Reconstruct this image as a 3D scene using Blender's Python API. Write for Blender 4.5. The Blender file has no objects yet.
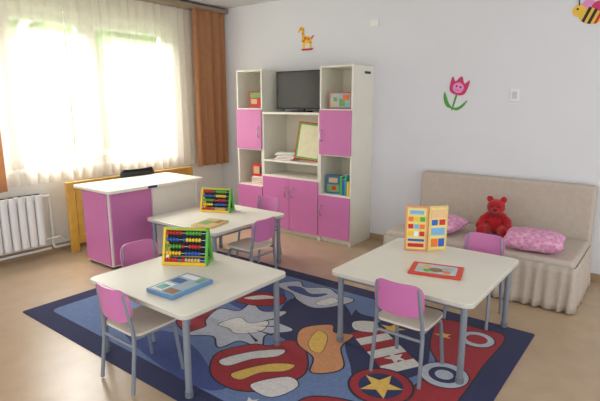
import bpy, bmesh, math, random
from mathutils import Vector, Matrix, Euler
random.seed(4)
scene=bpy.context.scene
COL=scene.collection
pi=math.pi
def link(o):
    COL.objects.link(o); return o
def lin(c):
    o=[]
    for v in c[:3]:
        v=v/255.0
        o.append(v/12.92 if v<=0.04045 else ((v+0.055)/1.055)**2.4)
    return (o[0],o[1],o[2],1.0)
_mc={}
def M(name,rgb,rough=0.5,metal=0.0,var=0.06,scale=14.0,bump=0.0,bscale=200.0,sheen=0.0,coat=0.0,coord='Object'):
    if name in _mc: return _mc[name]
    m=bpy.data.materials.new(name); m.use_nodes=True
    nt=m.node_tree; b=nt.nodes['Principled BSDF']
    b.inputs['Roughness'].default_value=rough
    b.inputs['Metallic'].default_value=metal
    if sheen: b.inputs['Sheen Weight'].default_value=sheen
    if coat: b.inputs['Coat Weight'].default_value=coat
    c=lin(rgb)
    tc=nt.nodes.new('ShaderNodeTexCoord')
    n=nt.nodes.new('ShaderNodeTexNoise'); n.inputs['Scale'].default_value=scale; n.inputs['Detail'].default_value=3
    r=nt.nodes.new('ShaderNodeValToRGB')
    r.color_ramp.elements[0].position=0.3; r.color_ramp.elements[1].position=0.7
    r.color_ramp.elements[0].color=tuple([x*(1-var) for x in c[:3]]+[1])
    r.color_ramp.elements[1].color=tuple([min(1,x*(1+var)) for x in c[:3]]+[1])
    nt.links.new(tc.outputs[coord],n.inputs['Vector'])
    nt.links.new(n.outputs['Fac'],r.inputs['Fac'])
    nt.links.new(r.outputs['Color'],b.inputs['Base Color'])
    if bump:
        n2=nt.nodes.new('ShaderNodeTexNoise'); n2.inputs['Scale'].default_value=bscale
        nt.links.new(tc.outputs[coord],n2.inputs['Vector'])
        bp=nt.nodes.new('ShaderNodeBump'); bp.inputs['Strength'].default_value=bump; bp.inputs['Distance'].default_value=0.01
        nt.links.new(n2.outputs['Fac'],bp.inputs['Height']); nt.links.new(bp.outputs['Normal'],b.inputs['Normal'])
    _mc[name]=m; return m

def fillet(pts,r,n=5):
    pts=[Vector(p) for p in pts]; out=[pts[0]]
    for i in range(1,len(pts)-1):
        a,b,c=pts[i-1],pts[i],pts[i+1]
        u=(a-b); v=(c-b); k=min(r,u.length*0.49,v.length*0.49)
        p0=b+u.normalized()*k; p1=b+v.normalized()*k
        for j in range(n+1):
            t=j/n
            out.append((1-t)**2*p0+2*t*(1-t)*b+t*t*p1)
    out.append(pts[-1]); return out

class MB:
    def __init__(s): s.bm=bmesh.new(); s.mats=[]
    def mi(s,m):
        if m not in s.mats: s.mats.append(m)
        return s.mats.index(m)
    def face(s,vs,m):
        try:
            f=s.bm.faces.new(vs); f.material_index=s.mi(m); f.smooth=True; return f
        except ValueError: return None
    def box(s,x0,x1,y0,y1,z0,z1,m):
        v=[s.bm.verts.new((x,y,z)) for z in (z0,z1) for y in (y0,y1) for x in (x0,x1)]
        for q in ((0,2,3,1),(4,5,7,6),(0,1,5,4),(2,6,7,3),(0,4,6,2),(1,3,7,5)):
            s.face([v[i] for i in q],m)
        return s
    def tube(s,pts,r,m,seg=12,fil=0.0,caps=True):
        pts=[Vector(p) for p in pts]
        if fil: pts=fillet(pts,fil)
        rs=r if isinstance(r,(list,tuple)) else [r]*len(pts)
        up=None; rings=[]
        for i,p in enumerate(pts):
            t=(pts[min(i+1,len(pts)-1)]-pts[max(i-1,0)]).normalized()
            if up is None:
                up=t.orthogonal().normalized()
            up=(up-t*up.dot(t)).normalized(); w=t.cross(up)
            rings.append([s.bm.verts.new(p+rs[i]*(math.cos(2*pi*k/seg)*up+math.sin(2*pi*k/seg)*w)) for k in range(seg)])
        for a,b in zip(rings,rings[1:]):
            for k in range(seg):
                s.face([a[k],a[(k+1)%seg],b[(k+1)%seg],b[k]],m)
        if caps:
            s.face(list(reversed(rings[0])),m); s.face(rings[-1],m)
        return s
    def ell(s,c,r,m,seg=16,rg=10,rot=None):
        mat=Matrix.Translation(c)@(rot.to_matrix().to_4x4() if rot else Matrix.Identity(4))@Matrix.Diagonal((r[0],r[1],r[2],1))
        res=bmesh.ops.create_uvsphere(s.bm,u_segments=seg,v_segments=rg,radius=1,matrix=mat)
        fs=set()
        for v in res['verts']:
            for f in v.link_faces: fs.add(f)
        for f in fs: f.material_index=s.mi(m); f.smooth=True
        return s
    def prism(s,pts,h,m,axis='z',base=0.0,edge=None):
        def mk(p,k):
            if axis=='z': return (p[0],p[1],k)
            if axis=='y': return (p[0],k,p[1])
            return (k,p[0],p[1])
        a=[s.bm.verts.new(mk(p,base)) for p in pts]; b=[s.bm.verts.new(mk(p,base+h)) for p in pts]
        s.face(list(reversed(a)),m); s.face(b,m)
        for i in range(len(pts)):
            j=(i+1)%len(pts); s.face([a[i],a[j],b[j],b[i]],edge or m)
        return s
    def grid(s,fn,nu,nv,m,closeu=False):
        vs=[[s.bm.verts.new(fn(i/nu,j/nv)) for j in range(nv+1)] for i in range(nu+1)]
        for i in range(nu):
            for j in range(nv):
                s.face([vs[i][j],vs[i+1][j],vs[i+1][j+1],vs[i][j+1]],m)
        return vs
    def done(s,name,parent=None,loc=(0,0,0),rot=(0,0,0),bevel=0,seg=2,sharp=0.6,fixn=True):
        if fixn: bmesh.ops.recalc_face_normals(s.bm,faces=s.bm.faces[:])
        me=bpy.data.meshes.new(name); s.bm.to_mesh(me); s.bm.free()
        for m in s.mats: me.materials.append(m)
        me.set_sharp_from_angle(angle=sharp)
        o=bpy.data.objects.new(name,me); link(o)
        o.location=loc; o.rotation_euler=rot
        if parent: o.parent=parent
        if bevel:
            b=o.modifiers.new('b','BEVEL'); b.width=bevel; b.segments=seg; b.limit_method='ANGLE'; b.angle_limit=0.7
        return o

def rrect(w,h,r,n=6,cx=0,cy=0):
    pts=[]
    for (sx,sy,a0) in ((1,1,0),(-1,1,90),(-1,-1,180),(1,-1,270)):
        for k in range(n+1):
            a=math.radians(a0+90*k/n)
            pts.append((cx+sx*(w/2-r)+r*math.cos(a),cy+sy*(h/2-r)+r*math.sin(a)))
    return pts
def circ(cx,cy,r,n=24,ry=None):
    ry=ry or r
    return [(cx+r*math.cos(2*pi*k/n),cy+ry*math.sin(2*pi*k/n)) for k in range(n)]
def star(cx,cy,r,ri,n=5,a0=0):
    p=[]
    for k in range(2*n):
        a=a0+pi*k/n; q=r if k%2==0 else ri
        p.append((cx+q*math.cos(a),cy+q*math.sin(a)))
    return p
def smooth(pts,n=6):
    out=[];L=len(pts)
    for i in range(L):
        p0,p1,p2,p3=[Vector(pts[(i+k)%L]) for k in (-1,0,1,2)]
        for j in range(n):
            t=j/n
            q=0.5*((2*p1)+(p2-p0)*t+(2*p0-5*p1+4*p2-p3)*t*t+(3*p1-p0-3*p2+p3)*t**3)
            out.append((q.x,q.y))
    return out
def tag(o,label,cat,group=None,kind=None):
    o['label']=label; o['category']=cat
    if group: o['group']=group
    if kind: o['kind']=kind
    return o
def thing(name,label,cat,loc=(0,0,0),rz=0,group=None):
    e=bpy.data.objects.new(name,None); link(e); e.empty_display_size=0.1
    e.location=loc; e.rotation_euler=(0,0,rz); return tag(e,label,cat,group)
def struct(o): o['kind']='structure'; return o

# ---------------- materials
wallm=M('wall_paint',(226,226,229),0.75,var=0.015,scale=2,bump=0.03,bscale=60,coord='Object')
wallw=M('window_wall_paint',(232,229,222),0.75,var=0.015,scale=2)
ceilm=M('ceiling_paint',(212,212,212),0.8,var=0.01,scale=2)
floorm=M('linoleum',(183,158,128),0.3,var=0.07,scale=7,bump=0.02,bscale=40)
basem=M('linoleum_cove',(166,141,112),0.4,var=0.04)
cream=M('cream_laminate',(233,229,214),0.35,var=0.02,scale=5)
creamd=M('cream_laminate_inner',(228,220,198),0.45,var=0.02,scale=5)
pink=M('pink_laminate',(204,118,172),0.35,var=0.03,scale=5)
grey=M('grey_painted_steel',(138,146,156),0.35,0.3,var=0.03)
chrome=M('brushed_metal',(190,190,195),0.25,0.9,var=0.02)
white=M('white_plastic',(236,236,234),0.4,var=0.01)
black=M('black_plastic',(18,18,20),0.35,var=0.05)
screen=M('dark_screen',(10,12,18),0.25,var=0.05)
beige=M('beige_fabric',(192,179,165),0.9,var=0.05,scale=30,bump=0.15,bscale=260)
red=M('red_paint',(205,38,40),0.4); yellow=M('yellow_paint',(240,200,50),0.4)
green=M('green_paint',(90,175,60),0.4); blue=M('blue_paint',(40,95,190),0.4)
orange=M('orange_paint',(235,120,45),0.4); lblue=M('sky_blue_paint',(120,180,220),0.4)
teal=M('teal_paint',(60,160,160),0.4); woodl=M('pale_beech_wood',(225,190,130),0.45,var=0.1,scale=20)
paper=M('white_card',(240,238,230),0.5,var=0.01); navy=M('navy_print',(30,40,95),0.5)
honey=M('honey_yellow_wood',(206,156,66),0.45,var=0.1,scale=12)

# ---------------- room
XW=-4.95; YB=4.66; ZC=2.68
b=MB(); b.box(XW-0.25,2.0,-1.0,YB+0.2,-0.1,0,floorm); struct(b.done('floor'))
b=MB(); b.box(XW-0.25,2.0,-1.0,YB+0.2,ZC,ZC+0.1,ceilm); struct(b.done('ceiling'))
b=MB(); b.box(XW-0.25,2.0,YB,YB+0.2,0,ZC,wallm); struct(b.done('wall_back'))
wy0,wy1,wz0,wz1=1.2,3.90,0.87,2.38
b=MB()
b.box(XW-0.25,XW,-1.0,wy0,0,ZC,wallw); b.box(XW-0.25,XW,wy1,YB,0,ZC,wallw)
b.box(XW-0.25,XW,wy0,wy1,0,wz0,wallw); b.box(XW-0.25,XW,wy0,wy1,wz1,ZC,wallw)
struct(b.done('wall_left'))
b=MB(); b.box(-2.59,2.0,YB-0.012,YB,0,0.07,basem); struct(b.done('baseboard_back'))
b=MB(); b.box(XW,XW+0.012,-1.0,YB,0,0.07,basem); struct(b.done('baseboard_left'))
# window
glass=bpy.data.materials.new('window_glass'); glass.use_nodes=True
nt=glass.node_tree; nt.nodes.clear()
o_=nt.nodes.new('ShaderNodeOutputMaterial'); t_=nt.nodes.new('ShaderNodeBsdfTransparent'); g_=nt.nodes.new('ShaderNodeBsdfGlossy'); g_.inputs['Roughness'].default_value=0.05
x_=nt.nodes.new('ShaderNodeMixShader'); x_.inputs[0].default_value=0.05
nt.links.new(t_.outputs[0],x_.inputs[1]); nt.links.new(g_.outputs[0],x_.inputs[2]); nt.links.new(x_.outputs[0],o_.inputs[0])
w=bpy.data.objects.new('window_1',None); link(w); struct(w)
b=MB(); xa,xb=XW-0.16,XW-0.09
def fr(b,y0,y1,z0,z1,t,xa,xb,m):
    b.box(xa,xb,y0,y1,z0,z0+t,m); b.box(xa,xb,y0,y1,z1-t,z1,m)
    b.box(xa,xb,y0,y0+t,z0+t,z1-t,m); b.box(xa,xb,y1-t,y1,z0+t,z1-t,m)
fr(b,wy0,wy1,wz0,wz1,0.05,xa,xb,white)
for y in (2.0,2.86): b.box(xa,xb,y-0.045,y+0.045,wz0+0.05,wz1-0.05,white)
b.done('window_frame',w,bevel=0.004)
for y0,y1 in ((1.25,1.955),(2.045,2.815),(2.905,3.85)):
    b=MB(); fr(b,y0,y1,wz0+0.05,wz1-0.05,0.055,xa+0.01,xb+0.02,white); b.done('window_sash',w,bevel=0.004)
    b=MB(); b.box(xa+0.03,xa+0.036,y0+0.055,y1-0.055,wz0+0.105,wz1-0.105,glass); b.done('window_pane',w)
b=MB(); b.box(XW-0.09,XW+0.03,wy0-0.03,wy1+0.03,wz0-0.035,wz0,white); b.done('window_sill',w,bevel=0.005)

# outside trees
leafm=M('foliage',(120,160,90),0.8,var=0.5,scale=3)
bark=M('bark',(95,75,55),0.9)
grassm=M('grass',(120,150,90),0.9)
b=MB(); b.box(-16,XW-0.3,-6,12,-0.6,-0.5,grassm); g=b.done('grass_ground'); tag(g,'green lawn outside the window','lawn',kind='stuff')
for i,(x,y,s) in enumerate(((-9.5,1.6,1.3),(-9.0,4.4,1.15),(-10.5,7.0,1.5))):
    t=thing('garden_tree','leafy green garden tree outside the window','tree',(x,y,-0.497),group='trees outside the window')
    b=MB(); b.tube([(0,0,0),(0.05,0,1.2),(0,0.05,2.0)],[0.12,0.1,0.07],bark); b.done('trunk',t)
    b=MB()
    for k in range(16):
        a=random.random()*6.28; q=random.random()*0.9*s
        b.ell((q*math.cos(a),q*math.sin(a),2.3+random.uniform(-0.6,1.0)*s),(0.5*s,0.5*s,0.42*s),leafm,10,7)
    c=b.done('tree_crown',t)
    c.modifiers.new('s','SUBSURF').levels=1
    tx=bpy.data.textures.new('leaf_noise','CLOUDS'); tx.noise_scale=0.25
    dm=c.modifiers.new('d','DISPLACE'); dm.texture=tx; dm.strength=0.35

# ---------------- curtains
def sheer_mat():
    m=bpy.data.materials.new('sheer_voile'); m.use_nodes=True; nt=m.node_tree; nt.nodes.clear()
    o=nt.nodes.new('ShaderNodeOutputMaterial')
    tr=nt.nodes.new('ShaderNodeBsdfTransparent'); tl=nt.nodes.new('ShaderNodeBsdfTranslucent'); df=nt.nodes.new('ShaderNodeBsdfDiffuse')
    tl.inputs[0].default_value=lin((252,246,234)); df.inputs[0].default_value=lin((250,243,228))
    m1=nt.nodes.new('ShaderNodeMixShader'); m1.inputs[0].default_value=0.45
    nt.links.new(df.outputs[0],m1.inputs[1]); nt.links.new(tl.outputs[0],m1.inputs[2])
    m2=nt.nodes.new('ShaderNodeMixShader')
    tc=nt.nodes.new('ShaderNodeTexCoord'); n=nt.nodes.new('ShaderNodeTexNoise'); n.inputs['Scale'].default_value=30
    mr=nt.nodes.new('ShaderNodeMapRange'); mr.inputs['To Min'].default_value=0.60; mr.inputs['To Max'].default_value=0.68
    nt.links.new(tc.outputs['Object'],n.inputs['Vector']); nt.links.new(n.outputs['Fac'],mr.inputs['Value']); nt.links.new(mr.outputs[0],m2.inputs[0])
    nt.links.new(tr.outputs[0],m2.inputs[1]); nt.links.new(m1.outputs[0],m2.inputs[2]); nt.links.new(m2.outputs[0],o.inputs[0])
    return m
sheer=sheer_mat()
def drape_mat():
    m=M('brown_orange_drape',(172,120,80),0.75,var=0.08,scale=20,sheen=0.2)
    nt=m.node_tree; out=nt.nodes['Material Output']; b=nt.nodes['Principled BSDF']
    tl=nt.nodes.new('ShaderNodeBsdfTranslucent'); tl.inputs[0].default_value=lin((200,138,90))
    mx=nt.nodes.new('ShaderNodeMixShader'); mx.inputs[0].default_value=0.2
    nt.links.new(b.outputs[0],mx.inputs[1]); nt.links.new(tl.outputs[0],mx.inputs[2]); nt.links.new(mx.outputs[0],out.inputs[0])
    return m
drape=drape_mat()
def curtain(name,y0,y1,z0,z1,x,amp,period,m,label,spread=1.0,seed=0):
    rd=random.Random(seed); W=y1-y0; n=int(W/period*14)
    ph=[rd.uniform(0,6.28) for _ in range(4)]
    def fn(u,v):
        y=y0+u*W; q=2*pi*(u*W)/period
        a=amp*(0.75+0.35*math.sin(2.3*q/7+ph[0]))
        zz=z0+(z1-z0)*v
        dx=a*math.sin(q+0.5*math.sin(q/3.3+ph[1])+0.25*(1-v)*math.sin(q/2+ph[2]))+0.25*a*math.sin(2.1*q+ph[3])*(1-v)
        yy=(y0+y1)/2+(y-(y0+y1)/2)*(1+(spread-1)*(1-v))
        return (x+dx*(0.6+0.4*(1-v)),yy,zz)
    b=MB(); b.grid(fn,n,16,m); o=b.done(name,sharp=3)
    return o
CG='sheer panels on the window'
e=curtain('sheer_curtain',1.0,2.55,0.72,2.60,XW+0.075,0.026,0.12,sheer,'',seed=1); tag(e,'cream sheer voile curtain hanging in front of the window','curtain',CG)
e=curtain('sheer_curtain',2.555,4.14,0.72,2.60,XW+0.075,0.026,0.11,sheer,'',seed=2); tag(e,'cream sheer voile curtain hanging in front of the window','curtain',CG)
e=curtain('drape_curtain',4.09,4.61,0.70,2.61,XW+0.165,0.035,0.12,drape,'',spread=1.0,seed=3); tag(e,'brown-orange satin drape hanging in the room corner','curtain')
e=curtain('drape_curtain',1.25,1.84,0.70,2.61,XW+0.165,0.035,0.12,drape,'',seed=4); tag(e,'brown-orange satin drape pulled aside at the window edge','curtain')
b=MB(); b.box(XW+0.01,XW+0.22,0.9,YB-0.02,2.61,2.655,M('rail_brown',(150,130,110),0.5)); o=b.done('curtain_rail',bevel=0.006); tag(o,'long ceiling-mounted curtain rail above the window','curtain rail')

# ---------------- radiator
rad=thing('radiator','white sectional radiator under the window','radiator',(XW+0.12,1.32,0))
b=MB(); b.prism(rrect(0.10,0.07,0.03),0.5,white,'z',0.13)
b.box(-0.045,0.045,-0.036,0.036,0.58,0.63,white)
s0=b.done('radiator_section',rad,bevel=0.006)
for i in range(1,11):
    s=s0.copy(); s.location=(0,0.078*i,0); COL.objects.link(s)
for pts,f in (([(0,0.80,0.17),(0,0.95,0.17),(-0.06,1.0,0.17),(-0.06,1.05,0.10),(-0.06,3.2,0.10)],0.03),
    ([(0,0.80,0.6),(0,0.9,0.6),(-0.07,0.93,0.6),(-0.07,0.93,0.05),(-0.07,3.2,0.05)],0.03),([(-0.07,-0.2,0.05),(-0.07,0.9,0.05)],0)):
    b=MB(); b.tube(pts,0.013,white,fil=f); b.done('radiator_pipe',rad)

# radiator cover
cv=thing('radiator_cover','honey-yellow wooden slatted radiator cover standing under the window','radiator cover',(-4.745,3.15,0))
b=MB(); b.box(-0.02,0.02,-0.80,-0.72,0.0,0.72,honey); b.box(-0.02,0.02,0.72,0.80,0.0,0.72,honey); b.box(-0.02,0.02,-0.04,0.04,0.1,0.66,honey)
b.box(-0.02,0.02,-0.72,0.72,0.64,0.72,honey); b.box(-0.02,0.02,-0.72,0.72,0.08,0.16,honey)
b.done('cover_frame',cv,bevel=0.004)
for i in range(17):
    y=-0.68+i*0.085
    if abs(y)<0.02: continue
    b=MB(); b.box(-0.008,0.008,y-0.03,y+0.03,0.16,0.64,honey); b.done('slat',cv)

# ---------------- desk
dk=thing('teacher_desk','cream and pink laminate desk with closed pedestal near the window','desk',(-3.84,2.27,0))
b=MB(); b.prism(rrect(0.62,1.08,0.03,4,-0.31,0.54),0.028,cream,'z',0.712); b.done('desktop',dk,bevel=0.004)
b=MB(); b.box(-0.52,-0.09,0.04,0.50,0.02,0.712,cream); b.box(-0.50,-0.11,0.06,0.48,0,0.02,black); b.done('pedestal',dk,bevel=0.003)
b=MB(); b.box(-0.505,-0.105,0.028,0.040,0.035,0.70,pink); b.done('end_panel',dk,bevel=0.003)['label']='pink end panel'
dd=MB(); dd.box(-0.09,-0.075,0.055,0.485,0.035,0.70,pink); dd=dd.done('door',dk,bevel=0.003); dd['label']='pink pedestal door'
b=MB(); b.box(-0.105,-0.085,0.50,1.02,0.02,0.712,cream); b.done('modesty_panel',dk,bevel=0.003)
b=MB(); b.box(-0.56,-0.07,1.02,1.045,0.0,0.712,cream); b.done('leg_panel',dk,bevel=0.003)
b=MB(); b.box(0.0,0.002,0.40,0.50,0.715,0.737,navy); b.done('label_strip',dk)['label']='small dark blue inventory label'

# office chair behind desk
oc=thing('office_chair','black office chair tucked behind the cream desk','chair',(-4.24,3.02,0))
b=MB()
def ocb(u,v):
    y=-0.2+0.4*u; z=0.50+0.31*v; return (-0.30+0.03*math.cos(pi*(u-0.5)),y*(1-0.15*abs(2*v-1)**4),z)
b.grid(ocb,12,8,black); o=b.done('backrest',oc,sharp=3); sm=o.modifiers.new('s','SOLIDIFY'); sm.thickness=0.035
b=MB(); b.prism(rrect(0.42,0.42,0.08,6),0.06,black,'z',0.42); b.done('seat',oc,bevel=0.015)
b=MB(); b.tube([(0,0,0.08),(0,0,0.42)],0.025,black); b.done('column',oc)
b=MB(); b.tube([(-0.1,0,0.43),(-0.27,0,0.43),(-0.29,0,0.6)],0.015,black,fil=0.04); b.done('back_support',oc)
b=MB()
for k in range(5):
    a=2*pi*k/5; b.tube([(0,0,0.1),(0.2*math.cos(a),0.2*math.sin(a),0.06)],[0.022,0.014],black); b.ell((0.2*math.cos(a),0.2*math.sin(a),0.027),(0.027,0.027,0.027),black,10,8)
b.done('wheel_base',oc)

# ---------------- tall cabinets
def handle(parent,x,z,flip=1):
    b=MB(); pts=[(x,-0.018,z-0.06),(x,-0.045,z-0.045),(x+0.012*flip,-0.05,z),(x,-0.045,z+0.045),(x,-0.018,z+0.06)]
    b.tube(pts,0.006,chrome,8,fil=0.02); return b.done('handle',parent)
def tallcab(x0,hx,flip,side):
    t=thing('storage_cabinet','tall cream cabinet with pink doors and open shelves against the wall','cabinet',(x0,4.24,0),group='wall cabinet units')
    W=0.405; D=0.42; T=0.02; H=1.87
    b=MB(); b.box(0,T,0.0,D,0.0,H,cream); b.box(W-T,W,0.0,D,0.0,H,cream); b.box(T,W-T,D-0.01,D,0.04,H,creamd)
    b.box(T,W-T,0.0,D-0.01,H-T,H,cream); b.box(T,W-T,0.01,D-0.01,0.04,0.06,cream); b.box(T,W-T,0.03,0.045,0,0.04,cream)
    b.done('body',t,bevel=0.002)
    for z in (0.525,0.955,1.425):
        b=MB(); b.box(T,W-T,0.005,D-0.01,z-0.01,z+0.01,cream); b.done('shelf',t,bevel=0.002)
    for z0,z1 in ((0.06,0.52),(0.96,1.42)):
        b=MB(); b.box(0.006,W-0.006,-0.018,-0.001,z0,z1,pink); d=b.done('door',t,bevel=0.003); d['label']='pink laminate door'
        handle(d,hx,z1-0.17 if z0<0.5 else z0+0.2,flip)
    return t
tc1=tallcab(-4.22,0.36,1,0); tc2=tallcab(-3.005,0.045,-1,1)
b=MB(); b.box(0.405,0.4065,0.22,0.34,1.79,1.815,navy); b.done('label_strip',tc2)['label']='small dark inventory label'
mc=thing('storage_cabinet','low cream cabinet with two pink doors and open niche','cabinet',(-3.813,4.24,0),group='wall cabinet units')
W=0.806;D=0.42;T=0.02
b=MB(); b.box(0,T,0,D,0,1.37,cream); b.box(W-T,W,0,D,0,1.37,cream); b.box(T,W-T,D-0.01,D,0.04,1.37,creamd); b.box(T,W-T,0.01,D-0.01,0.04,0.06,cream); b.box(T,W-T,0.03,0.045,0,0.04,cream)
b.done('body',mc,bevel=0.002)
b=MB(); b.box(0,W,-0.005,D,1.37,1.395,cream); b.done('top_shelf',mc,bevel=0.002)
for z in (0.665,0.84):
    b=MB(); b.box(T,W-T,0.0,D-0.01,z-0.011,z+0.011,cream); b.done('shelf',mc,bevel=0.002)
for x0,x1,hx,f in ((0.006,W/2-0.002,W/2-0.05,1),(W/2+0.002,W-0.006,W/2+0.05,-1)):
    b=MB(); b.box(x0,x1,-0.018,-0.001,0.06,0.655,pink); d=b.done('door',mc,bevel=0.003); d['label']='pink laminate door'
    handle(d,hx,0.5,f)
# TV
tv=thing('television','black flat television standing on the low cabinet','television',(-3.365,4.40,1.396))
b=MB(); b.box(-0.355,0.355,-0.02,0.02,0.03,0.45,black); b.done('tv_housing',tv,bevel=0.008)
b=MB(); b.box(-0.335,0.335,-0.023,-0.0195,0.055,0.43,screen); b.done('screen',tv)
b=MB(); b.prism(circ(0,0,0.14,24,0.09),0.012,black); b.box(-0.04,0.04,-0.015,0.015,0.01,0.05,black); b.done('tv_stand',tv,bevel=0.003)

# shelf toys
def toybox(name,label,cat,loc,rz,w,d,h,base,deco,group=None,tilt=0):
    t=thing(name,label,cat,loc,rz,group)
    t.rotation_euler=(tilt,0,rz)
    b=MB(); b.box(-w/2,w/2,-d/2,d/2,0,h,base); b.done('box_body',t,bevel=0.002)
    b=MB()
    for k,(x0,x1,z0,z1,m) in enumerate(deco):
        b.box(-w/2+x0*w,-w/2+x1*w,-d/2-0.0012-0.0006*k,-d/2+0.0005,z0*h,z1*h,m)
    b.done('printed_front',t)
    return t
dred=M('dark_red_card',(190,60,55),0.5); pgreen=M('soft_green_card',(120,165,100),0.5); tan=M('tan_card',(214,180,130),0.5)
toybox('puzzle_box','red and green boxed puzzle on the upper cabinet shelf','toy',(-3.98,4.33,1.436),0.2,0.17,0.05,0.19,dred,[(0.1,0.9,0.62,0.92,pgreen),(0.15,0.6,0.25,0.55,tan),(0.65,0.88,0.2,0.55,red)])
for i in range(4):
    m=[red,yellow,red,paper][i]
    b=MB(); b.box(-0.085,0.085,-0.06,0.06,0,0.022,m); b.box(-0.081,0.083,-0.0605,0.0585,0.004,0.018,paper)
    o=b.done('book',loc=(-3.96+0.01*(i%2),4.34,0.966-0.43+0.0225*i),rot=(0,0,0.1*i),bevel=0.001); tag(o,'small coloured picture book stacked on the cabinet shelf','book','books stacked in the cabinet')
toybox('toy_box','red toy package standing on stacked books in cabinet','toy',(-3.95,4.33,0.627),0.1,0.17,0.06,0.15,red,[(0.1,0.6,0.2,0.8,tan),(0.65,0.9,0.2,0.8,navy)])
toybox('framed_puzzle','colourful framed puzzle standing on the upper cabinet shelf','toy',(-2.81,4.34,1.436),0.35,0.24,0.02,0.17,M('frame_rose',(205,90,80),0.5),[(0.06,0.94,0.08,0.92,M('print_aqua',(150,195,195),0.5)),(0.12,0.4,0.2,0.8,tan),(0.45,0.7,0.15,0.6,pgreen),(0.6,0.88,0.5,0.85,orange),(0.2,0.35,0.45,0.7,teal)])
for i,(m,h) in enumerate(((green,0.2),(blue,0.17),(teal,0.22),(yellow,0.15))):
    b=MB(); b.box(-0.012,0.012,-0.08,0.08,0,h,m); b.box(-0.010,0.010,-0.078,0.081,0.003,h+0.001,paper)
    o=b.done('book',loc=(-2.75+0.028*i,4.36,0.536),rot=(0,0,0),bevel=0.001); tag(o,'slim coloured children book standing on the cabinet shelf','book','books standing in the cabinet')
toybox('toy_box','green and blue toy package on the cabinet shelf','toy',(-2.87,4.33,0.536),0.2,0.17,0.05,0.2,M('box_teal_blue',(50,110,150),0.5),[(0.08,0.92,0.1,0.5,pgreen),(0.2,0.8,0.6,0.86,tan),(0.4,0.7,0.2,0.42,red)])
# leaning board
t=thing('magnet_board','white drawing board in red and green frame leaning inside cabinet','board',(-3.225,4.31,0.870),0.12); t.rotation_euler=(-0.16,0.10,0.3)
b=MB(); b.box(-0.15,0.15,-0.008,0.008,0,0.42,red); b.done('board_frame',t,bevel=0.004)
b=MB(); b.box(-0.136,0.136,-0.0095,-0.007,0.014,0.406,green); b.done('board_edge',t)['label']='green inner edge'
b=MB(); b.box(-0.118,0.118,-0.011,-0.008,0.032,0.388,M('board_cream',(236,228,190),0.5)); b.done('board_surface',t)['label']='cream drawing surface'
for i in range(5):
    b=MB(); b.box(-0.12,0.12,-0.08,0.08,0,0.016,[blue,red,woodl,green,paper][i]); b.box(-0.118,0.121,-0.081,0.078,0.003,0.013,paper)
    o=b.done('book',loc=(-3.56+0.02*(i%3),4.37,0.852+0.0165*i),rot=(0,0,0.08*i),bevel=0.001); tag(o,'flat picture book lying in the open cabinet niche','book','books lying in the niche')

# ---------------- tables
edgem=M('table_edge_band',(200,196,184),0.45,var=0.02)
def table(x0,x1,y0,y1,label):
    t=thing('kids_table',label,'table',((x0+x1)/2,(y0+y1)/2,0.009),group='low square activity tables')
    w=x1-x0;h=y1-y0;H=0.474
    b=MB(); b.prism(rrect(w,h,0.05,8),0.026,cream,'z',H-0.026,edge=edgem); b.done('tabletop',t,bevel=0.004)
    b=MB(); a,c=w/2-0.055,h/2-0.055
    for p,q in (((-a,-c),(a,-c)),((a,-c),(a,c)),((a,c),(-a,c)),((-a,c),(-a,-c))):
        b.tube([(p[0],p[1],H-0.045),(q[0],q[1],H-0.045)],0.013,grey)
    b.done('apron_frame',t)
    for sx in (-1,1):
        for sy in (-1,1):
            b=MB(); b.tube([(0,0,0.012),(0,0,H-0.026)],0.018,grey,16); b.tube([(0,0,0.0),(0,0,0.03)],0.022,M('grey_foot_cap',(110,115,120),0.5),16)
            b.done('leg',t,loc=(sx*(w/2-0.055),sy*(h/2-0.055),0))
    return t
TZ=0.484
table(-1.60,-0.72,2.37,3.33,'low square cream-topped table with grey legs near the sofa')
table(-2.66,-1.78,1.39,2.20,'low square cream-topped table with grey legs on the rug')
table(-3.70,-2.80,2.52,3.43,'low square cream-topped table with grey legs near the desk')

# ---------------- chairs
def panel(W,H,R,thk,bend,m,b,nx=16,ny=4):
    def half(x):
        e=abs(x)-(W/2-R)
        return H/2-(R-math.sqrt(max(0,R*R-e*e))) if e>0 else H/2
    F=[];B=[]
    for i in range(nx+1):
        x=-math.cos(pi*i/nx)*W/2*0.999
        hh=max(half(x),0.002)
        F.append([b.bm.verts.new((x,bend(x)-thk/2,hh*(2*j/ny-1))) for j in range(ny+1)])
        B.append([b.bm.verts.new((x,bend(x)+thk/2,hh*(2*j/ny-1))) for j in range(ny+1)])
    for i in range(nx):
        for j in range(ny):
            b.face([F[i][j],F[i+1][j],F[i+1][j+1],F[i][j+1]],m); b.face([B[i][j],B[i][j+1],B[i+1][j+1],B[i+1][j]],m)
        for j in (0,ny):
            b.face([F[i][j],B[i][j],B[i+1][j],F[i+1][j]],m)
    for i in (0,nx):
        for j in range(ny): b.face([F[i][j],F[i][j+1],B[i][j+1],B[i][j]],m)
seatm=M('chair_seat_ply',(216,206,190),0.4,var=0.03)
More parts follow.
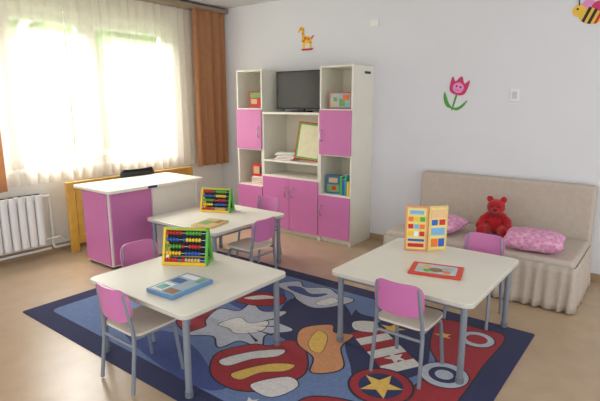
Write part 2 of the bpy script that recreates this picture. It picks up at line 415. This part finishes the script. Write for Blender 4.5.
def chair(loc,rz,label,extra=False):
    t=thing('kids_chair',label,'chair',(loc[0],loc[1],0.009),rz,group='small pink-backed chairs')
    for sx in (-1,1):
        b=MB(); b.tube([(sx*0.145,-0.165,0),(sx*0.138,-0.13,0.30),(sx*0.118,-0.165,0.55)],0.011,grey,fil=0.06); b.done('leg',t)
        b=MB(); b.tube([(sx*0.145,0.16,0),(sx*0.135,0.12,0.295),(sx*0.13,-0.13,0.295)],0.011,grey,fil=0.05); b.done('leg',t)
    b=MB(); b.tube([(-0.132,0.06,0.29),(0.132,0.06,0.29)],0.009,grey); b.done('cross_bar',t)
    b=MB(); b.tube([(-0.134,-0.132,0.25),(0.134,-0.132,0.25)],0.009,grey); b.done('cross_bar',t)
    b=MB(); panel(0.30,0.29,0.05,0.014,lambda x:0,seatm,b); o=b.done('seat',t,loc=(0,0.01,0.315),rot=(pi/2,0,0),sharp=0.7); o['label']='cream plywood seat'
    b=MB(); panel(0.285,0.185,0.06,0.012,lambda x:-0.035+0.035*(x/0.15)**2,pink,b); o=b.done('backrest',t,loc=(0,-0.143,0.478),rot=(0.12,0,0),sharp=0.7); o['label']='curved pink plywood backrest'
    if extra:
        b=MB(); b.box(-0.105,-0.035,-0.0305,-0.0275,-0.005,0.035,paper); b.box(-0.102,-0.038,-0.0315,-0.030,0.022,0.032,navy); b.done('label_sticker',t,loc=(0,-0.156,0.485),rot=(0.12,0,-0.19))
    return t
chair((-1.07,2.40),0,'pink-backed child chair with inventory sticker pushed under table near sofa',True)
chair((-2.22,1.44),0,'pink-backed child chair with cream seat pushed under front table')
chair((-2.64,1.84),-pi/2,'pink-backed child chair tucked at side of rug table')
chair((-2.74,2.88),pi/2,'pink-backed child chair beside the table near the desk')
chair((-3.15,3.42),pi,'pink-backed child chair between table and tall cabinets')
chair((-1.0,3.31),pi,'pink-backed child chair between table and beige sofa')

# ---------------- rug
def rugmat(n,rgb): return M(n,rgb,0.95,var=0.12,scale=60,bump=0.35,bscale=400,sheen=0.1)
rn=rugmat('rug_navy',(24,30,76)); rb=rugmat('rug_blue',(98,120,162)); rl=rugmat('rug_pale_blue',(124,142,178)); rr=rugmat('rug_red',(152,18,32))
rg=rugmat('rug_grey',(176,180,190)); ry=rugmat('rug_yellow',(216,176,80)); ro=rugmat('rug_orange',(200,136,90)); rw=rugmat('rug_white',(212,208,202)); rm=rugmat('rug_mid_blue',(54,72,132)); rk=rugmat('rug_black',(20,20,34))
b=MB(); b.prism(rrect(3.05,1.90,0.015,3,-2.105,2.34),0.006,rn,'z',0.0)
layer=[0]
def R(pts,m,sm=True,ol=0.0):
    if sm: pts=smooth(pts)
    if ol:
        n=len(pts); out=[]
        A=sum(pts[i][0]*pts[(i+1)%n][1]-pts[(i+1)%n][0]*pts[i][1] for i in range(n))
        sg=1 if A>0 else -1
        for i in range(n):
            p=Vector(pts[i-1]);q=Vector(pts[(i+1)%n]);d=(q-p)
            if d.length<1e-6: out.append(pts[i]); continue
            d.normalize(); out.append((pts[i][0]+sg*d.y*ol,pts[i][1]-sg*d.x*ol))
        R(out,rk,False)
    layer[0]+=1
    z=0.0061+0.00004*layer[0]
    pts=[(min(-0.62,max(-3.60,x)),min(3.25,max(1.42,y))) for x,y in pts]
    vs=[b.bm.verts.new((x,y,z)) for x,y in pts]
    f=b.face(vs,m)
    if f:
        f.normal_update()
        if f.normal.z<0: f.normal_flip()
R(rrect(2.77,1.62,0.06,5,-2.105,2.34),rb,False)
R([(-3.3,1.95),(-3.1,2.35),(-2.95,2.2),(-2.75,2.3),(-2.6,2.1),(-2.7,1.9),(-2.54,1.75),(-2.8,1.66),(-3.0,1.8)],rl)
R([(-3.4,2.7),(-3.25,3.05),(-3.0,2.95),(-3.1,2.7),(-3.25,2.5)],rl)
R([(-2.75,1.66),(-2.5,1.85),(-2.2,1.80),(-1.95,1.7),(-1.75,1.66),(-1.82,1.54),(-2.2,1.54)],rm)
R([(-2.85,2.55),(-2.6,2.95),(-2.3,2.80),(-2.2,2.46),(-2.45,2.40)],rm)
R([(-2.22,2.76),(-1.94,2.97),(-1.65,2.75),(-1.55,2.45),(-1.72,2.24),(-1.98,2.3)],rn)
R([(-1.71,3.0),(-1.2,3.1),(-1.07,2.74),(-0.98,2.38),(-1.2,2.1),(-1.35,2.23),(-1.55,2.5)],rn)
R([(-1.15,3.12),(-0.9,3.14),(-0.73,3.12),(-0.73,2.7),(-0.73,2.2),(-0.80,1.95),(-0.95,2.15),(-0.93,2.5),(-1.07,2.74)],rr,ol=0.01)
R([(-2.62,2.0),(-2.55,2.25),(-2.42,2.3),(-2.3,2.1),(-2.4,1.92)],rr,ol=0.01)
R([(-2.46,2.12),(-2.52,2.30),(-2.38,2.36),(-2.40,2.52),(-2.24,2.46),(-2.10,2.56),(-2.06,2.40),(-1.88,2.36),(-1.98,2.20),(-1.90,2.06),(-2.06,2.04),(-2.10,1.90),(-2.24,1.98),(-2.40,1.88),(-2.38,2.04)],rg,ol=0.012)
R([(-2.34,2.12),(-2.30,2.28),(-2.18,2.26),(-2.10,2.36),(-2.04,2.22),(-2.14,2.10),(-2.24,2.12)],rw,ol=0.006)
for k in range(4):
    a=-0.4+0.5*k; x0,y0=-2.2,2.2
    R([(x0+0.10*math.cos(a),y0+0.10*math.sin(a)),(x0+0.26*math.cos(a-0.05),y0+0.26*math.sin(a-0.05)),(x0+0.26*math.cos(a+0.04),y0+0.26*math.sin(a+0.04))],rk,False)
R([(-2.60,2.5),(-2.48,2.74),(-2.28,2.76),(-2.22,2.62),(-2.38,2.50)],rr,ol=0.01)
R([(-2.52,2.56),(-2.44,2.69),(-2.30,2.72),(-2.36,2.66),(-2.44,2.58)],rw)
R([(-2.05,1.84),(-1.96,2.05),(-1.86,2.1),(-1.80,2.24),(-1.66,2.2),(-1.5,1.99),(-1.55,1.76),(-1.69,1.64),(-1.9,1.66)],rr,ol=0.01)
R([(-1.98,1.80),(-1.90,1.98),(-1.76,2.12),(-1.74,2.04),(-1.84,1.92),(-1.90,1.78)],rw,ol=0.006)
R([(-1.82,1.74),(-1.72,1.94),(-1.60,2.02),(-1.60,1.94),(-1.70,1.84),(-1.74,1.72)],ry,ol=0.006)
R([(-1.66,1.72),(-1.55,1.9),(-1.45,1.86),(-1.5,1.7)],rw,ol=0.006)
R([(-1.74,2.24),(-1.84,2.42),(-1.72,2.58),(-1.64,2.50),(-1.52,2.54),(-1.50,2.36),(-1.36,2.16),(-1.47,2.02),(-1.56,2.16)],ro,ol=0.01)
R([(-1.70,2.30),(-1.74,2.46),(-1.64,2.42),(-1.56,2.24),(-1.62,2.22)],ry,ol=0.004)
for k in range(6):
    x=-1.55+0.07*k; y=2.56-0.05*k
    R([(x,y+0.0),(x+0.07,y-0.05),(x+0.19,y+0.15),(x+0.12,y+0.2)],rr if k%2==0 else rw,False)
R([(-2.50,2.93),(-2.40,3.10),(-2.28,3.02),(-2.12,3.12),(-1.98,3.06),(-1.82,3.04),(-1.86,2.88),(-1.98,2.74),(-2.16,2.78),(-2.28,2.86)],rg,ol=0.01)
R([(-2.40,2.95),(-2.30,3.0),(-2.16,2.94),(-2.05,3.02),(-2.10,2.90),(-2.28,2.90)],rm,ol=0.004)
R([(-2.02,2.82),(-1.98,2.98),(-1.90,2.94),(-1.94,2.82)],rw,ol=0.004)
R([(-3.0,2.9),(-2.8,3.08),(-2.6,3.0),(-2.7,2.82)],rl)
R([(-1.75,3.0),(-1.5,3.08),(-1.45,2.92),(-1.65,2.86)],rb)
R([(-1.62,2.72),(-1.50,2.80),(-1.42,2.68),(-1.55,2.62)],rw,ol=0.005)
R(circ(-1.10,2.14,0.165,32),rr,False,ol=0.014); R(circ(-1.10,2.14,0.12,32),rn,False); R(star(-1.10,2.14,0.12,0.05,5,0.3),ry,False)
R(circ(-0.87,2.45,0.13,32),rg,False,ol=0.008); R(circ(-0.87,2.45,0.085,32),rn,False); R(circ(-0.87,2.45,0.05,32),rg,False)
R(circ(-0.86,2.98,0.105,32),rg,False,ol=0.008); R(circ(-0.86,2.98,0.065,32),rr,False)
R(star(-1.36,2.78,0.09,0.036,5,0.5),ry,False); R(star(-1.17,2.45,0.07,0.03,5,0.1),rw,False)
R(star(-1.05,2.9,0.06,0.026,5,0.9),ry,False)
R([(-1.35,1.8),(-1.15,1.92),(-0.95,1.9),(-0.8,1.75),(-1.0,1.56),(-1.3,1.56)],rr,ol=0.01)
R(star(-1.55,1.60,0.05,0.022),rw,False)
o=b.done('area_rug',fixn=False,sharp=0.3); tag(o,'navy-bordered blue and red patterned play rug on the floor','rug')

# ---------------- sofa
sf=thing('sofa','beige fabric daybed sofa with ruffled skirt against the wall','sofa',(-1.96,3.79,0))
b=MB(); b.box(0,1.50,0.72,0.84,0.03,0.835,beige); b.done('backrest',sf,bevel=0.025,seg=4)
b=MB()
b.box(0.0,1.50,0.0,0.72,0.25,0.385,beige); b.done('seat_cushion',sf,bevel=0.03,seg=4)
b=MB(); b.box(0.03,1.47,0.03,0.70,0.02,0.25,beige); b.done('sofa_base',sf)
b=MB()
path=[(0.0,0.72),(0,0),(1.50,0),(1.50,0.72)]
smp=[];tot=0
for (p,q) in zip(path,path[1:]):
    p=Vector(p);q=Vector(q);L=(q-p).length;n=int(L/0.008);d=(q-p)/L;nr=Vector((d.y,-d.x))
    for i in range(n):
        smp.append((p+d*(L*i/n),nr,tot+L*i/n))
    tot+=L
smp.append((Vector(path[-1]),nr,tot))
rows=[]
for (p,nr,s_) in smp:
    col=[]
    for j in range(7):
        v=j/6; a=0.004+0.013*v
        off=0.010+0.012*v+a*math.sin(s_*2*pi/0.085+1.3*math.sin(s_*9)+0.6*math.sin(s_*23))+0.3*a*math.sin(s_*111+v)
        q=p+nr*off
        col.append(b.bm.verts.new((q.x,q.y,0.345-0.335*v)))
    rows.append(col)
for a_,c_ in zip(rows,rows[1:]):
    for j in range(6): b.face([a_[j],c_[j],c_[j+1],a_[j+1]],beige)
o=b.done('ruffled_skirt',sf,sharp=3); s_=o.modifiers.new('s','SOLIDIFY'); s_.thickness=0.004
o['label']='gathered beige fabric skirt'

# pillows
pm=M('pink_print_cotton',(226,150,190),0.85,var=0.1,scale=20,bump=0.1,bscale=30)
nt=pm.node_tree; vor=nt.nodes.new('ShaderNodeTexVoronoi'); vor.inputs['Scale'].default_value=34
tcn=nt.nodes.new('ShaderNodeTexCoord'); rp=nt.nodes.new('ShaderNodeValToRGB'); rp.color_ramp.interpolation='CONSTANT'
rp.color_ramp.elements[0].color=lin((196,84,146)); rp.color_ramp.elements[1].position=0.17; rp.color_ramp.elements[1].color=lin((216,146,182))
e3=rp.color_ramp.elements.new(0.6); e3.color=lin((230,178,202))
nt.links.new(tcn.outputs['Object'],vor.inputs['Vector']); nt.links.new(vor.outputs['Distance'],rp.inputs['Fac']); nt.links.new(rp.outputs['Color'],nt.nodes['Principled BSDF'].inputs['Base Color'])
def pillow(loc,rot,w,h,t,label):
    b=MB()
    def mk(sg):
        def fn(u,v):
            x=2*u-1;y=2*v-1
            px=x*(w/2)*(1-0.07*(1-y*y)*abs(x)**3); py=y*(h/2)*(1-0.09*(1-x*x)*abs(y)**3)
            z=sg*t/2*max(0,((1-x**4)*(1-y**4)))**0.6
            z+=sg*0.006*math.sin(9*x+4*y)*(1-x*x)*(1-y*y)
            return (px,py,z)
        return fn
    b.grid(mk(1),20,16,pm); b.grid(mk(-1),20,16,pm)
    bmesh.ops.remove_doubles(b.bm,verts=b.bm.verts[:],dist=0.0005)
    o=b.done('pillow',loc=loc,rot=rot,sharp=3); tag(o,label,'pillow','pink pillows on the sofa'); return o
pillow((-0.78,3.97,0.462),(0.04,0.0,0.12),0.44,0.34,0.14,'pink printed pillow lying on sofa seat beside red teddy')
pillow((-1.58,4.06,0.460),(0.06,0.0,-0.1),0.44,0.34,0.135,'pink printed pillow lying on sofa behind the table')

# teddy
rf=M('red_plush',(180,14,24),0.95,var=0.25,scale=60,bump=0.6,bscale=150,sheen=0.3)
td=thing('teddy_bear','red plush teddy bear sitting on the beige sofa','teddy bear',(-1.15,4.25,0.39))
td.rotation_euler=(0,0,0.15)
b=MB()
b.ell((0,0,0.10),(0.075,0.065,0.10),rf); b.ell((0,-0.01,0.235),(0.075,0.068,0.068),rf)
b.ell((-0.055,0,0.30),(0.028,0.015,0.028),rf); b.ell((0.055,0,0.30),(0.028,0.015,0.028),rf)
b.ell((0,-0.07,0.22),(0.032,0.03,0.026),rf)
for sx in (-1,1):
    b.tube([(sx*0.05,0,0.16),(sx*0.10,-0.03,0.12),(sx*0.115,-0.06,0.08)],[0.035,0.032,0.028],rf); b.ell((sx*0.117,-0.065,0.075),(0.033,0.033,0.035),rf)
    b.tube([(sx*0.04,0,0.05),(sx*0.075,-0.08,0.042),(sx*0.09,-0.13,0.04)],[0.045,0.042,0.036],rf); b.ell((sx*0.092,-0.15,0.05),(0.038,0.028,0.048),rf)
o=b.done('plush_body',td,sharp=3)
rmz=o.modifiers.new('r','REMESH'); rmz.mode='VOXEL'; rmz.voxel_size=0.007; rmz.use_smooth_shade=True
tx=bpy.data.textures.new('fur_noise','CLOUDS'); tx.noise_scale=0.012
dm=o.modifiers.new('d','DISPLACE'); dm.texture=tx; dm.strength=0.010
for sx in (-1,1):
    b=MB(); b.ell((sx*0.026,-0.077,0.25),(0.007,0.006,0.008),black,10,8); b.done('eye',td)
b=MB(); b.ell((0,-0.101,0.228),(0.011,0.007,0.008),black,10,8); b.done('nose',td)
b=MB(); b.ell((-0.03,-0.06,0.172),(0.03,0.012,0.018),rr); b.ell((0.03,-0.06,0.172),(0.03,0.012,0.018),rr); b.ell((0,-0.066,0.172),(0.01,0.01,0.01),rr); b.done('bow_tie',td)

# ---------------- abacus toys
BC={}
def abacus(loc,rz,label,w=0.26,h=0.21):
    t=thing('bead_abacus',label,'abacus toy',loc,rz,group='bead abacus toys')
    d=0.16
    for sx in (-1,1):
        b=MB(); x=sx*w/2
        b.prism([(-d/2,0),(-d/2+0.028,0),(0.0,h-0.03),(d/2-0.028,0),(d/2,0),(0.012,h),(-0.012,h)],0.016,green if sx>0 else yellow,'x',x-0.008)
        b.box(x-0.008,x+0.008,-d/2+0.01,d/2-0.01,0.0,0.02,green if sx>0 else yellow)
        b.done('side_frame',t,bevel=0.002)
    for (y0,y1,z0,z1,m) in ((-d/2,-d/2+0.02,0,0.02,yellow),(d/2-0.02,d/2,0,0.02,yellow),(-0.012,0.012,h-0.018,h,M('olive_green_paint',(170,180,60),0.4))):
        b=MB(); b.box(-w/2,w/2,y0,y1,z0,z1,m); b.done('frame_rail',t,bevel=0.003)
    b=MB(); b.box(-w/2+0.01,w/2-0.01,-d/2+0.02,d/2-0.02,0.004,0.012,blue); b.done('base_board',t)
    for i in range(5):
        f=(i+0.75)/5.6; z=f*h; y0=-(d/2-0.012)*(1-f)
        b=MB(); b.tube([(-w/2,y0,z),(w/2,y0,z)],0.0025,chrome,8); b.done('rod',t)
        for k in range(10):
            m=[[red,woodl],[yellow,blue],[green,red],[blue,yellow],[red,green]][i][0 if k<5 else 1]
            key=(m.name)
            if key not in BC:
                bb=MB(); bb.ell((0,0,0),(0.0098,0.0135,0.0135),m,10,8); q=bb.done('bead',t); BC[key]=q.data
            else:
                q=bpy.data.objects.new('bead',BC[key]); link(q); q.parent=t
            q.location=(-w/2+0.022+k*0.0203+(0.025 if k>=5+(i%3)-1 else 0),y0,z)
    b=MB(); b.prism([(d/2-0.014,0.02),(d/2-0.02,0.02),(0.004,h-0.02),(0.01,h-0.02)],w-0.016,M('chalk_board',(50,60,60),0.6),'x',-w/2+0.008); b.done('back_board',t)
    return t
abacus((-2.42,1.95,TZ),0.55,'colourful wooden bead abacus with yellow frame on rug table',0.28,0.23)
abacus((-3.40,3.12,TZ),0.45,'colourful wooden bead abacus with green side on rear table',0.28,0.22)

# books / puzzle on tables
t=thing('puzzle_box','flat light blue puzzle box lying on the rug table','puzzle box',(-2.10,1.63,TZ),0.06)
b=MB(); b.box(-0.105,0.105,-0.15,0.15,0,0.022,M('box_blue',(100,140,180),0.4)); b.done('box_body',t,bevel=0.002)
b=MB(); b.box(-0.095,0.095,-0.14,0.14,0.022,0.023,M('lid_pale_blue',(150,185,205),0.4))
for (x0,x1,y0,y1,m) in ((-0.085,-0.01,-0.13,-0.02,paper),(0.0,0.085,-0.13,-0.07,M('photo_brown',(150,110,80),0.5)),(0.01,0.085,-0.05,0.04,M('photo_grey',(170,185,190),0.5)),(-0.085,0.0,0.0,0.06,M('print_mid_blue',(70,100,160),0.5)),(-0.085,0.03,0.08,0.13,paper),(0.045,0.085,0.06,0.13,M('print_sage',(130,160,130),0.5))):
    b.box(x0,x1,y0,y1,0.023,0.0236,m)
b.box(-0.075,-0.02,-0.11,-0.05,0.0236,0.0242,teal); b.done('printed_lid',t)
t=thing('picture_book','flat picture book lying on the rear table','book',(-3.06,2.72,TZ),0.2)
b=MB(); b.box(-0.10,0.10,-0.13,0.13,0,0.015,woodl); b.done('cover',t,bevel=0.001)
b=MB(); b.box(-0.09,0.09,-0.12,0.12,0.015,0.016,M('photo_tan',(205,180,120),0.5)); b.box(-0.07,0.02,-0.08,0.04,0.016,0.0166,pgreen); b.box(0.03,0.08,0.0,0.1,0.016,0.0166,M('photo_brown',(150,110,80),0.5)); b.done('printed_cover',t)
t=thing('inset_puzzle','red framed wooden inset puzzle lying on table','puzzle',(-1.07,2.76,TZ),0.25)
b=MB(); b.box(-0.155,0.155,-0.11,0.11,0,0.012,M('puzzle_red',(215,70,45),0.45)); b.done('puzzle_frame',t,bevel=0.003)
b=MB(); b.box(-0.12,0.12,-0.08,0.08,0.012,0.0128,M('puzzle_sky',(190,205,210),0.5)); b.done('puzzle_ground',t)
for (x,y,s_,m) in ((-0.07,0.02,0.035,woodl),(0.0,-0.02,0.04,M('photo_brown',(150,110,80),0.5)),(0.07,0.02,0.03,M('photo_grey',(170,185,190),0.5)),(-0.05,-0.045,0.022,green),(0.065,-0.04,0.024,orange)):
    b=MB(); b.prism(smooth([(x+s_*math.cos(a)*(1+0.25*math.sin(3*a)),y+s_*0.8*math.sin(a)) for a in [k*pi/4 for k in range(8)]],3),0.004,m,'z',0.0128); b.done('puzzle_piece',t)
# standing activity board
t=thing('activity_board','standing hinged wooden activity board with coloured squares on table','toy',(-1.285,3.08,TZ),0)
def actpanel(px,py,rz,w,h,framem,cells):
    b=MB(); b.box(0,w,-0.009,0.009,0,h,framem); p=b.done('board_panel',t,loc=(px,py,0),rot=(0,0,rz),bevel=0.004)
    b=MB(); b.box(0.014,w-0.014,-0.0105,-0.008,0.014,h-0.014,M('pale_yellow_board',(238,215,130),0.45))
    for (x0,x1,z0,z1,m) in cells: b.box(x0*w,x1*w,-0.014,-0.009,z0*h,z1*h,m)
    b.done('coloured_squares',p)
actpanel(-0.14,-0.03,0.45,0.155,0.32,M('board_orange',(222,156,104),0.45),[(0.2,0.8,0.82,0.9,lblue),(0.14,0.36,0.66,0.76,orange),(0.4,0.6,0.66,0.76,yellow),(0.64,0.86,0.66,0.76,green),(0.14,0.36,0.5,0.6,red),(0.4,0.6,0.5,0.6,lblue),(0.64,0.86,0.5,0.6,orange),(0.14,0.36,0.34,0.44,yellow),(0.4,0.6,0.34,0.44,paper),(0.64,0.86,0.34,0.44,red),(0.14,0.86,0.22,0.27,blue),(0.15,0.85,0.09,0.17,red)])
actpanel(0.0,0.04,0.85,0.14,0.32,M('board_yellow',(226,200,128),0.45),[(0.12,0.88,0.74,0.92,M('board_peach',(232,190,140),0.45)),(0.15,0.45,0.58,0.70,blue),(0.55,0.85,0.58,0.70,red),(0.15,0.85,0.36,0.52,lblue),(0.15,0.5,0.1,0.28,orange),(0.55,0.85,0.1,0.28,blue)])

# ---------------- wall stickers & fixtures
def sticker(name,label,x,z,shapes,s=1.0,rot=0):
    b=MB(); ca,sa=math.cos(rot),math.sin(rot)
    for k,(pts,m) in enumerate(shapes):
        pts=[(s*(ca*p[0]-sa*p[1]),s*(sa*p[0]+ca*p[1])) for p in pts]
        b.prism(pts,0.002+0.0012*k,m,'y',-0.002-0.0012*k)
    o=b.done(name,loc=(x,YB-0.0005,z),sharp=0.3); tag(o,label,'wall decal'); return o
sy=M('decal_yellow',(240,195,70),0.6);so=M('decal_orange',(225,110,45),0.6);sp=M('decal_magenta',(205,50,105),0.6);sg=M('decal_green',(80,160,60),0.6);sb=M('decal_dark',(40,30,30),0.6);sl=M('decal_lilac',(235,150,200),0.6);sr=M('decal_red',(200,40,50),0.6)
gir=[([(-0.09,-0.03),(-0.06,0.02),(0.0,0.03),(0.05,0.01),(0.07,-0.03),(0.075,-0.12),(0.045,-0.12),(0.04,-0.06),(-0.02,-0.06),(-0.03,-0.12),(-0.06,-0.12),(-0.06,-0.05)],sy),
     ([(-0.07,0.0),(-0.075,0.08),(-0.10,0.10),(-0.105,0.075),(-0.13,0.07),(-0.13,0.10),(-0.09,0.14),(-0.045,0.13),(-0.03,0.02)],sy),
     (circ(-0.06,0.06,0.014,10),so),(circ(-0.05,0.10,0.012,10),so),(circ(-0.02,0.0,0.02,10),so),(circ(0.03,-0.01,0.018,10),so),(circ(0.06,-0.05,0.012,10),so),(circ(-0.045,-0.03,0.014,10),so),
     (circ(-0.085,0.115,0.008,8),sb),([(0.07,-0.02),(0.11,0.02),(0.10,0.03),(0.065,0.0)],so),([(-0.08,-0.12),(-0.06,-0.14),(0.08,-0.14),(0.10,-0.12)],sr)]
sticker('giraffe_decal','yellow and orange giraffe sticker on wall above cabinets',-3.49,2.22,gir,0.95)
fl=[([(-0.008,-0.17),(0.01,-0.17),(0.012,0.0),(-0.008,0.0)],sg),
    (smooth([(0.0,-0.15),(-0.05,-0.11),(-0.12,-0.02),(-0.11,-0.09),(-0.06,-0.15)],4),sg),(smooth([(0.0,-0.15),(0.06,-0.12),(0.12,-0.04),(0.10,-0.11),(0.05,-0.16)],4),sg),
    (smooth([(0.0,-0.02),(-0.07,0.0),(-0.09,0.07),(-0.085,0.14),(-0.045,0.10),(0,0.16),(0.045,0.10),(0.085,0.14),(0.09,0.07),(0.07,0.0)],4),sp),
    (smooth([(0.0,0.0),(-0.045,0.02),(-0.05,0.07),(0,0.10),(0.05,0.07),(0.045,0.02)],4),sl),(circ(-0.02,0.06,0.009,8),sb),(circ(0.02,0.06,0.009,8),sb),([(-0.025,0.03),(0,0.018),(0.025,0.03),(0,0.024)],sr)]
sticker('flower_decal','magenta tulip sticker with green leaves on the wall',-1.705,1.59,fl,0.98,-0.25)
bee=[(circ(-0.05,0.07,0.055,16),sl),(circ(0.03,0.08,0.055,16),sp),(circ(0.0,0.0,0.10,20,0.065),sy),
     ([(-0.04,-0.062),(-0.015,-0.066),(-0.015,0.066),(-0.04,0.062)],sb),([(0.01,-0.065),(0.035,-0.062),(0.035,0.062),(0.01,0.065)],sb),([(0.06,-0.052),(0.08,-0.04),(0.08,0.04),(0.06,0.052)],sr),
     (circ(-0.10,0.01,0.05,16),sy),(circ(-0.115,0.02,0.01,8),sb),([(-0.12,0.05),(-0.15,0.10),(-0.142,0.10),(-0.11,0.05)],sb)]
sticker('bee_decal','striped yellow bee sticker with pink wings on the wall',-0.665,2.18,bee,0.92,-0.4)
b=MB(); b.box(-0.045,0.045,-0.02,0,-0.035,0.035,white); b.box(-0.03,0.03,-0.024,-0.019,-0.02,0.02,paper); o=b.done('junction_box',loc=(-2.61,YB,2.30),bevel=0.003); tag(o,'small white plastic box high on the wall','junction box')
lt=thing('light_switch','white light switch mounted on the wall above sofa','light switch',(-1.18,YB,1.565))
b=MB(); b.box(-0.042,0.042,-0.012,0,-0.055,0.055,white); b.done('switch_plate',lt,bevel=0.004)
b=MB(); b.box(-0.02,0.02,-0.018,-0.011,-0.03,0.03,M('switch_grey',(200,200,205),0.4)); b.done('rocker',lt,bevel=0.003)

# ---------------- camera
cd=bpy.data.cameras.new('camera'); cam=bpy.data.objects.new('camera',cd); link(cam)
cd.sensor_width=36; cd.lens=29.16; cd.clip_start=0.05
cam.location=(0,0,1.5); cam.rotation_euler=(math.radians(78.6),0,math.radians(37.6))
scene.camera=cam

# ---------------- light
wd=bpy.data.worlds.new('world'); scene.world=wd; wd.use_nodes=True
bg=wd.node_tree.nodes['Background']; bg.inputs[0].default_value=(0.94,0.965,1.0,1); bg.inputs[1].default_value=1.55
def area(name,loc,target,sx,sy,p,col):
    l=bpy.data.lights.new(name,'AREA'); l.shape='RECTANGLE'; l.size=sx; l.size_y=sy; l.energy=p; l.color=col
    o=bpy.data.objects.new(name,l); link(o); o.location=loc
    o.rotation_euler=(Vector(target)-Vector(loc)).to_track_quat('-Z','Y').to_euler(); return o
area('sky_glow',(-7.2,2.6,4.2),(-4.2,2.6,1.0),3.5,2.5,1500,(1,0.99,0.965))
scene.view_settings.view_transform='Standard'
scene.view_settings.exposure=0.15
